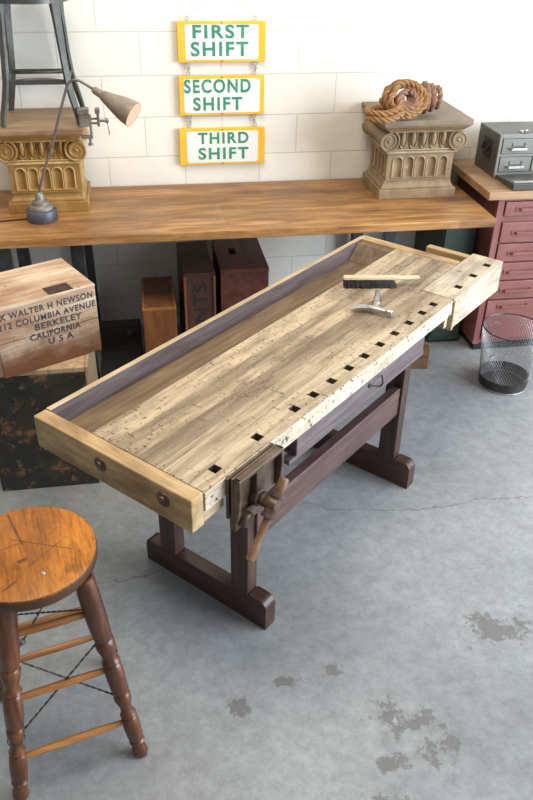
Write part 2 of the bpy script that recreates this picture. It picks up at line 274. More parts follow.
# ------------------------------------------------------------------ mesh helpers
class MB:
    def __init__(s): s.bm = bmesh.new()
    def box(s, x0, x1, y0, y1, z0, z1, mtx=None):
        v = [s.bm.verts.new(Vector(p) if mtx is None else mtx @ Vector(p)) for p in ((x0,y0,z0),(x1,y0,z0),(x1,y1,z0),(x0,y1,z0),(x0,y0,z1),(x1,y0,z1),(x1,y1,z1),(x0,y1,z1))]
        for f in ((0,3,2,1),(4,5,6,7),(0,1,5,4),(1,2,6,5),(2,3,7,6),(3,0,4,7)): s.bm.faces.new([v[i] for i in f])
        return s
    def prism(s, pts, d0, d1, axis='y', mtx=None):
        # outline in the two other axes, extruded along axis
        def P(u, v, d):
            p = Vector((u,d,v)) if axis == 'y' else Vector((d,u,v)) if axis == 'x' else Vector((u,v,d))
            return p if mtx is None else mtx @ p
        a = [s.bm.verts.new(P(u,v,d0)) for u, v in pts]; b = [s.bm.verts.new(P(u,v,d1)) for u, v in pts]; k = len(pts)
        s.bm.faces.new(a); s.bm.faces.new(b[::-1])
        for i in range(k): s.bm.faces.new((a[i], b[i], b[(i+1)%k], a[(i+1)%k]))
        return s
    def sweep(s, pts, sec, closed=False, ref=None, scales=None):
        # sec: outline points (u,v); ref: a direction the u axis should keep to
        P = [Vector(p) for p in pts]; k = len(P); rings = []; N = None
        for i in range(k):
            if closed: t = (P[(i+1)%k]-P[i-1]).normalized()
            else: t = (P[min(i+1,k-1)]-P[max(i-1,0)]).normalized()
            if ref is not None: N = Vector(ref)
            elif N is None: N = Vector((0,0,1)) if abs(t.z) < .9 else Vector((1,0,0))
            N = (N-t*N.dot(t)).normalized(); B = t.cross(N); q = scales[i] if scales else 1
            rings.append([s.bm.verts.new(P[i]+N*(u*q)+B*(v*q)) for u, v in sec])
        m = len(sec)
        for i in range(k if closed else k-1):
            a, b = rings[i], rings[(i+1)%k]
            for j in range(m): s.bm.faces.new((a[j], a[(j+1)%m], b[(j+1)%m], b[j]))
        if not closed: s.bm.faces.new(rings[0][::-1]); s.bm.faces.new(rings[-1])
        return s
    def tube(s, pts, r, n=8, closed=False):
        if isinstance(r, (list,tuple)): return s.sweep(pts, [(cos(2*pi*i/n), sin(2*pi*i/n)) for i in range(n)], closed, scales=r)
        return s.sweep(pts, [(r*cos(2*pi*i/n), r*sin(2*pi*i/n)) for i in range(n)], closed)
    def lathe(s, prof, n=24, mtx=None, p0=None, p1=None):
        # profile (r, z); either mtx, or an axis from p0 to p1 with z in metres from p0
        if p0 is not None:
            d = (Vector(p1)-Vector(p0)).normalized(); mtx = Matrix.Translation(p0) @ d.to_track_quat('Z','Y').to_matrix().to_4x4()
        mtx = mtx or Matrix(); rings = []
        for r, z in prof: rings.append([s.bm.verts.new(mtx @ Vector((max(r,1e-4)*cos(2*pi*i/n), max(r,1e-4)*sin(2*pi*i/n), z))) for i in range(n)])
        for a, b in zip(rings, rings[1:]):
            for j in range(n): s.bm.faces.new((a[j], a[(j+1)%n], b[(j+1)%n], b[j]))
        s.bm.faces.new(rings[0][::-1]); s.bm.faces.new(rings[-1]); return s
    def cyl(s, p0, p1, r, n=16):
        return s.lathe([(r,0),(r,(Vector(p1)-Vector(p0)).length)], n, p0=p0, p1=p1)
    def torus(s, c, R_, r, axis=(0,0,1), n=20, m=8):
        q = Vector(axis).to_track_quat('Z','Y'); return s.tube([Vector(c)+q @ Vector((R_*cos(2*pi*i/n), R_*sin(2*pi*i/n), 0)) for i in range(n)], r, m, True)
    def grid(s, f, nu, nv):
        g = [[s.bm.verts.new(f(i/nu, j/nv)) for j in range(nv+1)] for i in range(nu+1)]
        for i in range(nu):
            for j in range(nv): s.bm.faces.new((g[i][j], g[i+1][j], g[i+1][j+1], g[i][j+1]))
        return s
    def holed(s, xs, ys, holes, z0, z1, depth):
        # a slab cut into cells; cells listed in holes become square sockets
        V = {}
        def v(x, y, z):
            k = (round(x,5), round(y,5), round(z,5))
            if k not in V: V[k] = s.bm.verts.new((x,y,z))
            return V[k]
        for i in range(len(xs)-1):
            for j in range(len(ys)-1):
                x0, x1, y0, y1 = xs[i], xs[i+1], ys[j], ys[j+1]
                h = (i,j) in holes; zt = z1-depth if h else z1
                s.bm.faces.new((v(x0,y0,zt), v(x1,y0,zt), v(x1,y1,zt), v(x0,y1,zt)))
                s.bm.faces.new((v(x0,y1,z0), v(x1,y1,z0), v(x1,y0,z0), v(x0,y0,z0)))
                if h:
                    c = ((x0,y0),(x1,y0),(x1,y1),(x0,y1))
                    for q in range(4):
                        (a,b_),(c_,d) = c[q], c[(q+1)%4]
                        fc_ = s.bm.faces.new((v(a,b_,z1), v(c_,d,z1), v(c_,d,zt), v(a,b_,zt))); fc_.material_index = 1
                    s.bm.faces.ensure_lookup_table(); s.bm.faces[-6].material_index = 1
        for i in range(len(xs)-1):
            for y, fl in ((ys[0],0),(ys[-1],1)): 
                q = (v(xs[i],y,z0), v(xs[i+1],y,z0), v(xs[i+1],y,z1), v(xs[i],y,z1)); s.bm.faces.new(q[::-1] if fl else q)
        for j in range(len(ys)-1):
            for x, fl in ((xs[0],1),(xs[-1],0)):
                q = (v(x,ys[j],z0), v(x,ys[j+1],z0), v(x,ys[j+1],z1), v(x,ys[j],z1)); s.bm.faces.new(q[::-1] if fl else q)
        return s
    def build(s, name, mat, parent=None, bevel=0, smooth=False, label=None, seg=2):
        bmesh.ops.recalc_face_normals(s.bm, faces=s.bm.faces)
        me = bpy.data.meshes.new(name); s.bm.to_mesh(me); s.bm.free()
        for q in (mat if isinstance(mat, (list,tuple)) else [mat]): me.materials.append(q)
        if smooth:
            for p in me.polygons: p.use_smooth = True
            me.set_sharp_from_angle(angle=R(40)) if hasattr(me, 'set_sharp_from_angle') else None
        o = bpy.data.objects.new(name, me); C.objects.link(o)
        if parent: o.parent = parent
        if bevel:
            b = o.modifiers.new('bevel','BEVEL'); b.width = bevel; b.segments = seg; b.limit_method = 'ANGLE'; b.angle_limit = R(40)
        if label: o['label'] = label
        return o
def thing(name, label, cat, loc=(0,0,0), rz=0, group=None):
    o = bpy.data.objects.new(name, None); C.objects.link(o); o.empty_display_size = .1
    o.location = loc; o.rotation_euler = (0,0,rz); return tag(o, label, cat, group)
def tag(o, label, cat, group=None):
    o['label'] = label; o['category'] = cat
    if group: o['group'] = group
    return o
def struct(o): o['kind'] = 'structure'; return o
def text(body, mat, parent, name, org, xdir, ydir, width, height, thick=.002, bold=.0, space=1.0):
    # letters fitted to width x height; org = lower left corner
    cu = bpy.data.curves.new('letters','FONT'); cu.body = body; cu.size = 1; cu.offset = bold; cu.space_character = space; cu.extrude = .05
    t_ = bpy.data.objects.new('letters', cu); C.objects.link(t_)
    bpy.context.view_layer.update(); me = bpy.data.meshes.new_from_object(t_.evaluated_get(bpy.context.evaluated_depsgraph_get()))
    bpy.data.objects.remove(t_)
    xs = [q.co.x for q in me.vertices]; ys = [q.co.y for q in me.vertices]
    x0, x1, y0, y1 = min(xs), max(xs), min(ys), max(ys); X = Vector(xdir); Y = Vector(ydir); Z = X.cross(Y); org = Vector(org)
    for q in me.vertices:
        c = q.co.copy(); q.co = org + X*((c.x-x0)/(x1-x0)*width) + Y*((c.y-y0)/(y1-y0)*height) + Z*((c.z/.05+1)*.5*thick)
    me.materials.clear(); me.materials.append(mat); me.name = name
    o = bpy.data.objects.new(name, me); C.objects.link(o); o.parent = parent; return o

# ------------------------------------------------------------------ the room
fl = MB().box(-3.2,5.6,-6.5,.0,-.12,0).build('floor', M['floor']); struct(fl)
wb = MB().box(-3.2,5.6,0,.2,-.12,3.6).build('wall_back', M['wall']); struct(wb)

# ------------------------------------------------------------------ long table against the wall
t = thing('work_table', 'long honey-brown wooden plank table against the block wall', 'table', (.4,-.37,0))
MB().box(-1.75,1.345,-.375,.355,.826,.868).build('tabletop', M['table'], t, .004)
for xx in (-1.055,-.715,.825):
    MB().box(xx-.032,xx+.032,-.31,-.265,0,.826).build('leg', M['darksteel'], t, .004)
    MB().box(xx-.032,xx+.032,.255,.30,0,.826).build('leg', M['darksteel'], t, .004)
MB().box(.793,.857,-.265,.255,.78,.826).build('cross_bar', M['darksteel'], t, .003)

# ------------------------------------------------------------------ workbench; local x runs along it, local -y towards the front
TH = .7611
B = thing('workbench', 'old pale scarred carpenter workbench with tool tray, square dog holes and dark trestle legs', 'workbench', (-.3775,-2.1577,0), TH)
Mb = Matrix.Translation((-.3775,-2.1577,0)) @ Matrix.Rotation(TH,4,'Z')
def bb(m, a0, a1, b0, b1, z0, z1): return m.box(a0,a1,-b1,-b0,z0,z1)
L, W = 1.965, .65
ax = [.052]; hs = set(); hh = .0155
hole_a = [.148,.342,.536,.642,.749,.857,.963,1.071,1.179,1.288,1.396,1.492]
for i, a in enumerate(hole_a): ax += [a-hh, a+hh]; hs.add((2*i+1, 1))
ax.append(1.580)
MB().holed(ax, [-W,-.6245,-.5935,-.555], hs, .77, .84, .06).build('dog_hole_strip', [M['top'], M['hole']], B)
bb(MB(), .052,1.912,.207,.508,.77,.84).build('benchtop_boards', M['top'], B, .002)
bb(MB(), .052,1.580,.509,.554,.77,.84).build('benchtop_board', M['top'], B, .0015)
bb(MB(), .052,1.579,.6505,.656,.772,.836).build('front_edge', M['spk'], B, .002, label='pale front edge peppered with black pits')
bb(MB(), 0,.05,0,.652,.725,.841).build('end_cap', M['pale_y'], B, .004)
bb(MB(), 1.914,L,.0,.505,.745,.841).build('end_cap', M['pale_y'], B, .004)
bb(MB(), .052,1.912,0,.02,.735,.841).build('tray_rail', M['purple'], B, .002, label='purple-grey inner rail of the tool tray')
bb(MB(), .05,1.94,.0,.0195,.8405,.843).build('tray_rail_top', M['pale'], B, .001, label='pale bare top edge of the tray rail')
bb(MB(), .052,1.912,.02,.205,.75,.765).build('tray_floor', M['tray'], B)
MB().prism([(1.80,.766),(1.912,.766),(1.912,.832),(1.875,.832)], -.204, -.022).build('tray_ramp', M['tray'], B, .002)
bb(MB(), .052,.14,.585,.648,.728,.769).build('corner_block', M['pale'], B, .004)
for b_ in (.295,.547):
    MB().lathe([(.004,-.001),(.025,-.001),(.024,.003),(.013,.004),(.012,.010),(.0,.011)], 12, p0=(.0,-b_,.795), p1=(-1,-b_,.795)).build('bolt', M['iron'], B, smooth=True, label='rusty bolt sunk in the end of the bench')
# trestles
for a0, b1, b2 in ((.352,.49,.567),(1.362,.508,.588)):
    for q0, q1 in ((b1,b2),(.142,.22)):
        bb(MB(), a0,a0+.054,q0,q1,.10,.70).build('leg', M['trestle'], B, .004)
    e = b2+.083
    pr = [(-.065,0),(-e,0)]+[(-e+.03-.03*cos(R(q)), .098+.032*sin(R(q))) for q in range(0,91,15)]+[(-e+.04,.13),(-b2-.004,.13),(-b2+.004,.112),(-.09,.105),(-.07,.098),(-.065,.08)]
    MB().prism(pr, a0-.002, a0+.056, 'x').build('foot', M['trestle_y'], B, .003)
    bb(MB(), a0,a0+.054,.06,.598,.70,.749).build('top_bearer', M['trestle_y'], B, .003)
bb(MB(), .39,1.362,.540,.578,.362,.495).build('stretcher', M['stretch'], B, .004)
# drawer
bb(MB(), .54,1.43,.60,.622,.655,.766).build('drawer_front', M['purple'], B, .003)
bb(MB(), .535,1.435,.18,.60,.655,.668).build('drawer_bottom', M['purple'], B, .002)
bb(MB(), .50,1.44,.588,.6215,.638,.6545).build('drawer_runner', M['purple'], B, .003)
bb(MB(), 1.405,1.43,.18,.60,.669,.766).build('drawer_side', M['purple'], B, .002)
bb(MB(), .54,.56,.18,.60,.669,.766).build('drawer_side', M['purple'], B, .002)
hp = []
for i in range(25):
    q = i/24; hp.append((1.0+.075*q+.010*sin(q*2*pi), -.628-.026*sin(pi*q), .706-.012*sin(q*2*pi)+.006*q))
MB().tube(hp, .0032, 8).build('drawer_handle', M['black'], B, smooth=True, label='bent black wire drawer handle')
MB().lathe([(.009,0),(.009,.003),(.004,.005)], 12, p0=(.995,-.6225,.706), p1=(.995,-.7,.706)).build('handle_plate', M['black'], B)
# front vise of iron
vz = 'front_vise'
V = bb(MB(), .135,.352,.657,.667,.69,.838).build(vz, M['iron'], B, .003, label='brown iron woodworking vise bolted to the bench front')
jaw = MB()
bb(jaw, .14,.35,.672,.682,.70,.842); bb(jaw, .14,.35,.682,.704,.828,.842)
for a in (.146,.344):
    jaw.prism([(-.682,.842),(-.704,.842),(-.706,.79),(-.700,.71),(-.694,.685),(-.682,.685)], a-.006, a+.006, 'x')
bb(jaw, .222,.262,.682,.702,.70,.830); bb(jaw, .14,.29,.667,.69,.652,.705)
jaw.lathe([(.025,0),(.025,.026),(.02,.030)], 20, p0=(.178,-.684,.680), p1=(.178,-1,.680))
jaw.lathe([(.030,0),(.030,.020),(.024,.026)], 20, p0=(.238,-.684,.725), p1=(.238,-1,.725))
jaw.build('vise_jaw', M['iron'], V, .0025)
sc_ = MB().lathe([(.016,0),(.016,.012),(.022,.014),(.022,.026),(.019,.028),(.022,.032),(.025,.05),(.022,.068),(.0,.070)], 20, p0=(.238,-.700,.725), p1=(.238,-1,.725))
hd = Vector((.62,0,.78)).normalized(); hc = Vector((.238,-.752,.725))
sc_.lathe([(.019,-.044),(.024,-.042),(.024,-.032),(.020,-.030),(.021,0),(.020,.022),(.024,.024),(.024,.034),(.019,.036)], 16, p0=hc, p1=hc+hd)
sc_.build('vise_screw', M['iron'], V, smooth=True)
MB().lathe([(.011,-.178),(.0145,-.175),(.0145,-.135),(.0115,-.128),(.0115,.030),(.0145,.034),(.0150,.078),(.012,.082)], 14, p0=hc, p1=hc+hd).build('vise_handle', M['hwood'], V, smooth=True, label='worn wooden vise handle bar')
# tail vise
axs = [1.584]; hs = set()
for i, a in enumerate((1.706,1.853,1.997)): axs += [a-.016, a+.016]; hs.add((2*i+1,1))
axs.append(2.085)
tv = MB().holed(axs, [-.656,-.632,-.600,-.512], hs, .70, .841, .07).build('tail_vise', [M['tailw'], M['hole']], B, label='pale L-shaped wooden tail vise with three dog holes')
bb(MB(), 2.03,2.07,.30,.511,.72,.838).build('vise_arm', M['pale_y'], tv, .004)
bb(MB(), 1.584,1.60,.6565,.664,.70,.835).build('jaw_facing', M['pale'], tv, .002)
bb(MB(), 1.55,1.578,.60,.645,.715,.769).build('guide_block', M['pale'], B, .003)

# ------------------------------------------------------------------ hand brush and hammer on the bench
def on_bench(a, b_, z=.841): return Mb @ Vector((a,-b_,z))
p0 = on_bench(1.405,.235); ang = TH+math.atan2(-.248,.203)
br = thing('hand_brush', 'bench brush with pale wooden handle and black bristles lying across the workbench', 'brush', p0, ang)
BL = .21
MB().prism([(0,.034),(.004,.031),(BL,.031),(BL+.01,.032),(BL+.10,.034),(BL+.112,.039),(BL+.105,.044),(BL+.03,.043),(BL,.046),(.004,.046),(0,.043)], -.013,.013).build('handle', M['beech'], br, .004, label='pale wooden back and handle')
brs = MB(); 
for i in range(30):
    for j in range(4):
        x = .006+i*(BL-.012)/29; y = -.011+j*.0073
        brs.sweep([(x,y,.032),(x+.016*(i/29)+.004+random.uniform(-.003,.003), y*1.5+random.uniform(-.003,.003)-.006, random.uniform(0,.006))], [(.0042,0),(0,.0042),(-.0042,0),(0,-.0042)])
brs.build('bristles', M['bristle'], br)
hp0 = on_bench(1.268,.465)
hm = thing('claw_hammer', 'steel claw hammer lying below the brush on the workbench', 'hammer', hp0, TH+R(9))
# head runs along local -y (bench front); handle along +x
hd_ = MB()
hd_.lathe([(.0,-.078),(.0145,-.077),(.0155,-.072),(.0155,-.056),(.010,-.050),(.010,-.034),(.013,-.026),(.014,0),(.012,.022)], 16, p0=(0,0,.020), p1=(0,1,.020))
for s_ in (-1,1):
    hd_.sweep([(s_*.002,.018,.020),(s_*.005-.004,.045,.020),(s_*.008-.014,.068,.018),(s_*.010-.028,.084,.014)], [(.006,.011),(.006,-.011),(-.006,-.011),(-.006,.011)], scales=[1,.9,.7,.35])
hd_.build('head', M['steel'], hm, .001, smooth=True)
MB().lathe([(.013,.008),(.013,.045),(.016,.047),(.016,.053),(.0115,.055),(.0115,.16),(.010,.163)], 14, p0=(0,-.004,.020), p1=(1,.30,.024)).build('handle', M['steel'], hm, smooth=True)

# ------------------------------------------------------------------ capitals on the table
def capital(label, loc, hw, voff, bh, ah, mat, edge, top):
    k = thing('column_capital', label, 'capital', loc)
    by, ny, ay = .165, .150, .218
    p = MB().box(-bh,bh,-by,by,0,.052)
    p.sweep([(0,0,.052),(0,0,.062),(0,0,.072),(0,0,.084),(0,0,.098)], [(-bh+.012,-by+.012),(bh-.012,-by+.012),(bh-.012,by-.012),(-bh+.012,by-.012)], ref=(1,0,0), scales=[1,.985,.95,.935,.92])
    p.build('base', mat, k, .004)
    nk = MB().box(-hw+.012,hw-.012,-ny+.012,ny-.012,.096,.235)
    def flutes(wd, nf):
        pitch = (2*wd-.05)/nf
        def hgt(x, z):
            i = round((x-(-wd+.025+pitch/2))/pitch); i = min(max(i,0),nf-1); cx = -wd+.025+pitch*(i+.5); h_ = pitch*.37
            dx = abs(x-cx); z1 = .215-h_; z0 = .112
            d = hypot(dx, max(z-z1,0))-h_
            if z < z0: d = max(d, z0-z)
            if d < 0: return -.011*sqrt(max(0,1-((h_+d)/h_)**2)) if z >= z0 else 0
            if d < .007: return .0035*sin(pi*d/.007)
            return 0
        return hgt
    for (wd, dp, nf, ang) in ((hw,ny,5,0),(ny,hw,4,pi/2),(hw,ny,5,pi),(ny,hw,4,-pi/2)):
        hg = flutes(wd, nf); q = Matrix.Rotation(ang,4,'Z')
        nk.grid(lambda u, v: q @ Vector((-wd+2*wd*u, -dp-hg(-wd+2*wd*u, .096+.139*v), .096+.139*v)), 150 if nf == 5 else 90, 44)
    nk.build('fluted_neck', mat, k, smooth=True)
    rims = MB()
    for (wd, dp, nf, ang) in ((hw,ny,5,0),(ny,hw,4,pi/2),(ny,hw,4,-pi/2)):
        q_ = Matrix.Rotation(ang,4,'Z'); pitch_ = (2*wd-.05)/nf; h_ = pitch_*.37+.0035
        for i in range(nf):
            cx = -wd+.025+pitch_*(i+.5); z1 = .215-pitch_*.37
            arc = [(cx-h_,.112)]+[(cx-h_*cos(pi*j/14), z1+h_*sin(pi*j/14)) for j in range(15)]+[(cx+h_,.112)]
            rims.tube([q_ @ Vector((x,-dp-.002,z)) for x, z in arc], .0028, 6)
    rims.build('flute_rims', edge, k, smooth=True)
    MB().sweep([(0,0,.233),(0,0,.237),(0,0,.244),(0,0,.251)], [(-hw-.012,-ny-.012),(hw+.012,-ny-.012),(hw+.012,ny+.012),(-hw-.012,ny+.012)], ref=(1,0,0), scales=[.95,1,1,.95]).build('neck_band', edge, k, .003)
    fz = MB().box(-voff,voff,-ny,ny,.25,.352)
    wd = voff-.05; pitch = 2*wd/5
    def egg(x, z):
        if abs(x) > wd: return 0
        i = min(4, max(0, int((x+wd)/pitch))); cx = -wd+pitch*(i+.5); e = ((x-cx)/(pitch*.30))**2+((z-.300-.012)/.042)**2
        if e < 1: return .016*sqrt(1-e)
        if e < 1.9: return .0085*sin(pi*(e-1)/.9)
        return 0
    for s_ in (1,-1):
        fz.grid(lambda u, v: Vector((s_*(-wd+2*wd*u), s_*(-ny-.002-egg(-wd+2*wd*u, .252+.095*v)), .252+.095*v)), 120, 30)
    fz.build('egg_and_dart_frieze', mat, k, smooth=True)
    for s_ in (-1,1):
        vo = MB().lathe([(.04,0),(.046,.01),(.040,.05),(.030,.12),(.028,.172),(.030,.225),(.040,.295),(.046,.334),(.04,.344)], 28, p0=(s_*voff,-ny-.022,.301), p1=(s_*voff,1,.301))
        for fr in (-1,1):
            sp_ = [];
            for i in range(64):
                q = i/63; a = pi/2 - s_*(-1)*0 + s_*q*2.25*2*pi*-1*-1; rr_ = .048*(1-q)**.85+.008
                sp_.append((s_*voff+rr_*cos(a)*1.0, fr*(ny+.022), .301+rr_*sin(a)))
            if fr == 1 and False: pass
            vo.tube(sp_, [.0062*(1-.45*i/63) for i in range(64)], 7)
            vo.lathe([(.010,0),(.009,.006),(.004,.010)], 14, p0=(s_*voff,fr*(ny+.018),.301), p1=(s_*voff,fr*2,.301))
        vo.build('volute', mat, k, smooth=True)
    MB().tube([(-voff,-ny-.020,.349),(voff,-ny-.020,.349)], .0058, 8).tube([(-voff,-ny-.012,.256),(voff,-ny-.012,.256)], .004, 8).build('scroll_moulding', edge, k, smooth=True)
    ab = MB(); 
    ab.sweep([(0,0,.352),(0,0,.358),(0,0,.366),(0,0,.378),(0,0,.384)], [(-ah,-ay),(ah,-ay),(ah,ay),(-ah,ay)], ref=(1,0,0), scales=[.84,.86,.90,.965,.97])
    ab.build('abacus_moulding', mat, k, .002)
    MB().box(-ah,ah,-ay,ay,.384,.412).build('abacus_slab', top, k, .004)
    return k
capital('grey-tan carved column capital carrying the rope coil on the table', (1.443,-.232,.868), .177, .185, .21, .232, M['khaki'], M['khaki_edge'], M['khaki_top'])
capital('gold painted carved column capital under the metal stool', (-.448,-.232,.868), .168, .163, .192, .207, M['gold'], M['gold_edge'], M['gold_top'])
ZT = 1.2805

# ------------------------------------------------------------------ rope on the right-hand capital
rp_ = thing('rope_coil', 'thick brown twisted rope heaped in a coil on the tan capital', 'rope', (1.318,-.395,ZT))
def smooth_path(pts, step=.006):
    P = [Vector(p) for p in pts]; out = []
    for i in range(len(P)-1):
        a, b_, c, d = P[max(i-1,0)], P[i], P[i+1], P[min(i+2,len(P)-1)]
        k = max(2, int((c-b_).length/step))
        for j in range(k):
            t_ = j/k; out.append(.5*((2*b_)+(c-a)*t_+(2*a-5*b_+4*c-d)*t_*t_+(3*b_-a-3*c+d)*t_**3))
    out.append(P[-1]); return out
def rope(pts, name, mat, r=.0148, pitch=.085):
    P = smooth_path(pts); mb = MB(); N = None; F = []; s_ = 0
    for i, p in enumerate(P):
        t_ = (P[min(i+1,len(P)-1)]-P[max(i-1,0)]).normalized()
        if N is None: N = t_.orthogonal().normalized()
        N = (N-t_*N.dot(t_)).normalized(); F.append((p, N.copy(), t_.cross(N), s_))
        if i+1 < len(P): s_ += (P[i+1]-p).length
    for k in range(3):
        mb.tube([p+(n_*cos(2*pi*k/3+s/pitch*2*pi)+b_*sin(2*pi*k/3+s/pitch*2*pi))*r*.55 for p, n_, b_, s in F], r*.56, 7)
    return mb.build(name, mat, rp_, smooth=True)
ring = []   # the main coil stands on edge, leaning back, facing the front
for i in range(50):
    a = i/14*2*pi+pi*.8; k_ = i//14; rad = (.094,.074,.092,.074)[k_]+.004*sin(i*1.7)
    zz = .094+rad*sin(a)*.76
    ring.append((rad*cos(a)*1.06, -.020+.012*sin(a*.5)+(.0,.004,.032,.034)[k_]+.45*(zz-.1), zz))
rope(ring, 'coil', M['rope'])
inn = []
for i in range(34):
    a = -i/12*2*pi+1.2; rad = .047-.0006*i
    inn.append((.006+rad*cos(a)*(1 if i < 20 else .7), -.024+.016*(i//12)+.02*sin(a), .092+rad*sin(a)*.8))
rope(inn, 'inner_turns', M['rope_dark'])
lo = []
for i in range(32):
    a = i/14*2*pi; q = i//14
    lo.append((-.105+.082*cos(a)-.008*q, -.045+.062*sin(a)+.014*q, .018+.026*q+.026*max(0,cos(a))))
lo += [(-.02,-.02,.05),(.03,.02,.03)]
rope(lo, 'loose_loop', M['rope'])
bd = []
for i in range(56):
    a = i/11*2*pi; rad = .066-.005*(i//11)
    bd.append((.145+.017*((i//11)-2)+.012*sin(a*.5), .055+rad*cos(a)*.8, .085+rad*sin(a)))
rope(bd, 'bundled_end', M['rope_dark'], .013)

# ------------------------------------------------------------------ metal stool standing on the gold capital
ms = thing('metal_stool', 'dark steel shop stool standing on the gold capital', 'stool', (-.428,-.222,ZT))
def sec(w_, t_): return [(-w_/2,-t_/2),(w_/2,-t_/2),(w_/2,t_/2),(-w_/2,t_/2)]
for sx in (-1,1):
    for sy in (-1,1):
        d_ = Vector((sx,sy,0)).normalized()
        pts = [(sx*.118,sy*.118,.525),(sx*.121,sy*.119,.44),(sx*.130,sy*.125,.28),(sx*.138,sy*.132,.185),(sx*.148,sy*.142,.13),(sx*.166,sy*.157,.05),(sx*.176,sy*.165,.0)]
        MB().sweep(pts, sec(.034,.015), ref=(sx,-sy,0), scales=[1.5,1.15,.95,.95,.95,.9,.8]).build('leg', M['gunmetal'], ms, .002)
for sx in (-1,1):
    MB().box(sx*.139-.004,sx*.139+.004,-.132,.132,.175,.197).build('rail', M['gunmetal'], ms, .001)
    MB().box(-.139,.139,sx*.131-.004,sx*.131+.004,.175,.197).build('rail', M['gunmetal'], ms, .001)
    MB().tube([(-.12,sx*.123,.19),(-.06,sx*.09,.19),(0,sx*.082,.19),(.06,sx*.09,.19),(.12,sx*.123,.19)], .005, 8).build('foot_ring', M['gunmetal'], ms, smooth=True)
MB().lathe([(.150,.505),(.176,.508),(.176,.545),(.168,.55),(.0,.552)], 40).build('seat', M['gunmetal'], ms, smooth=True)

# ------------------------------------------------------------------ small vise clamped to the corner of the gold capital
sv = thing('clamp_on_vise', 'small grey clamp-on bench vise gripping the corner of the gold capital', 'vise', (-.226,-.405,ZT))
fm = MB().box(-.030,.014,-.024,.024,.001,.066); fm.box(-.034,.018,-.027,.027,.056,.080); fm.box(.0145,.026,-.018,.018,-.055,.05); fm.box(-.026,.026,-.018,.018,-.055,-.044)
fm.build('body', M['viseiron'], sv, .003)
jw = MB(); jw.box(.052,.064,-.02,.02,.0,.062); jw.box(.046,.068,-.022,.022,.058,.078)
for z in (.012,.032): jw.cyl((.014,0,z),(.056,0,z),.005,10)
jw.build('sliding_jaw', M['viseiron'], sv, .002)
MB().lathe([(.006,0),(.006,.024),(.011,.025),(.011,.040),(.0,.042)], 12, p0=(.064,0,.022), p1=(1,0,.022)).build('screw', M['viseiron'], sv, smooth=True)
MB().cyl((.098,0,.036),(.106,-.004,-.040),.0036,8).build('handle', M['steel'], sv)
MB().lathe([(.006,0),(.012,.001),(.012,.010),(.006,.012),(.006,.034)], 12, p0=(.012,0,-.090), p1=(.012,0,1)).build('clamp_screw', M['viseiron'], sv, smooth=True)

# ------------------------------------------------------------------ desk lamp
lp = thing('desk_lamp', 'industrial desk lamp with cone shade and round dark base in front of the gold capital', 'lamp', (-.474,-.493,.868))
MB().lathe([(.070,0),(.072,.004),(.072,.050),(.068,.055)], 32).build('base', M['lampbase'], lp, smooth=True)
MB().lathe([(.058,.0555),(.058,.066),(.050,.076),(.042,.080),(.040,.092),(.024,.098),(.021,.102),(.021,.122),(.014,.132),(.009,.136)], 28).build('base_dome', M['viseiron'], lp, smooth=True)
MB().lathe([(.012,0),(.014,.012),(.008,.016)], 14, p0=(.036,-.020,.062), p1=(.10,-.06,.13)).build('switch', M['viseiron'], lp, smooth=True)
arm = [(0,0,.128),(.026,0,.205),(.09,0,.355),(.15,0,.51),(.188,0,.605),(.200,0,.622),(.218,-.002,.632),(.240,-.005,.631),(.262,-.01,.620),(.314,-.02,.588)]
MB().tube(smooth_path(arm,.02), .0062, 10).build('pole', M['polem'], lp, smooth=True)
s0 = Vector((.310,-.020,.590)); s1 = Vector((.470,-.105,.502)); sl = (s1-s0).length
MB().lathe([(.009,-.012),(.013,-.010),(.017,.0),(.0175,.034),(.021,.038),(.030,.07),(.044,.12),(.054,sl-.04),(.058,sl),(.0565,sl),(.052,sl-.04),(.042,.12),(.028,.072),(.01,.06)], 32, p0=s0, p1=s1).build('shade', M['shade'], lp, smooth=True)
ln = MB().lathe([(.0562,sl-.001),(.0515,sl-.04),(.0415,.12),(.0275,.073),(.0,.066)], 32, p0=s0, p1=s1); ln.build('shade_lining', M['peach'], lp, smooth=True, label='peach coloured inside of the shade')
MB().lathe([(.008,.068),(.010,.085),(.020,.105),(.024,.122),(.018,.142),(.0,.148)], 18, p0=s0, p1=s1).build('bulb', M['bulb'], lp, smooth=True)
MB().tube(smooth_path([(-.058,.0,.008),(-.10,.006,.004),(-.16,-.004,.004),(-.24,-.02,.004),(-.36,-.06,.004)],.02), .0034, 8).build('cord', M['black'], lp, smooth=True)

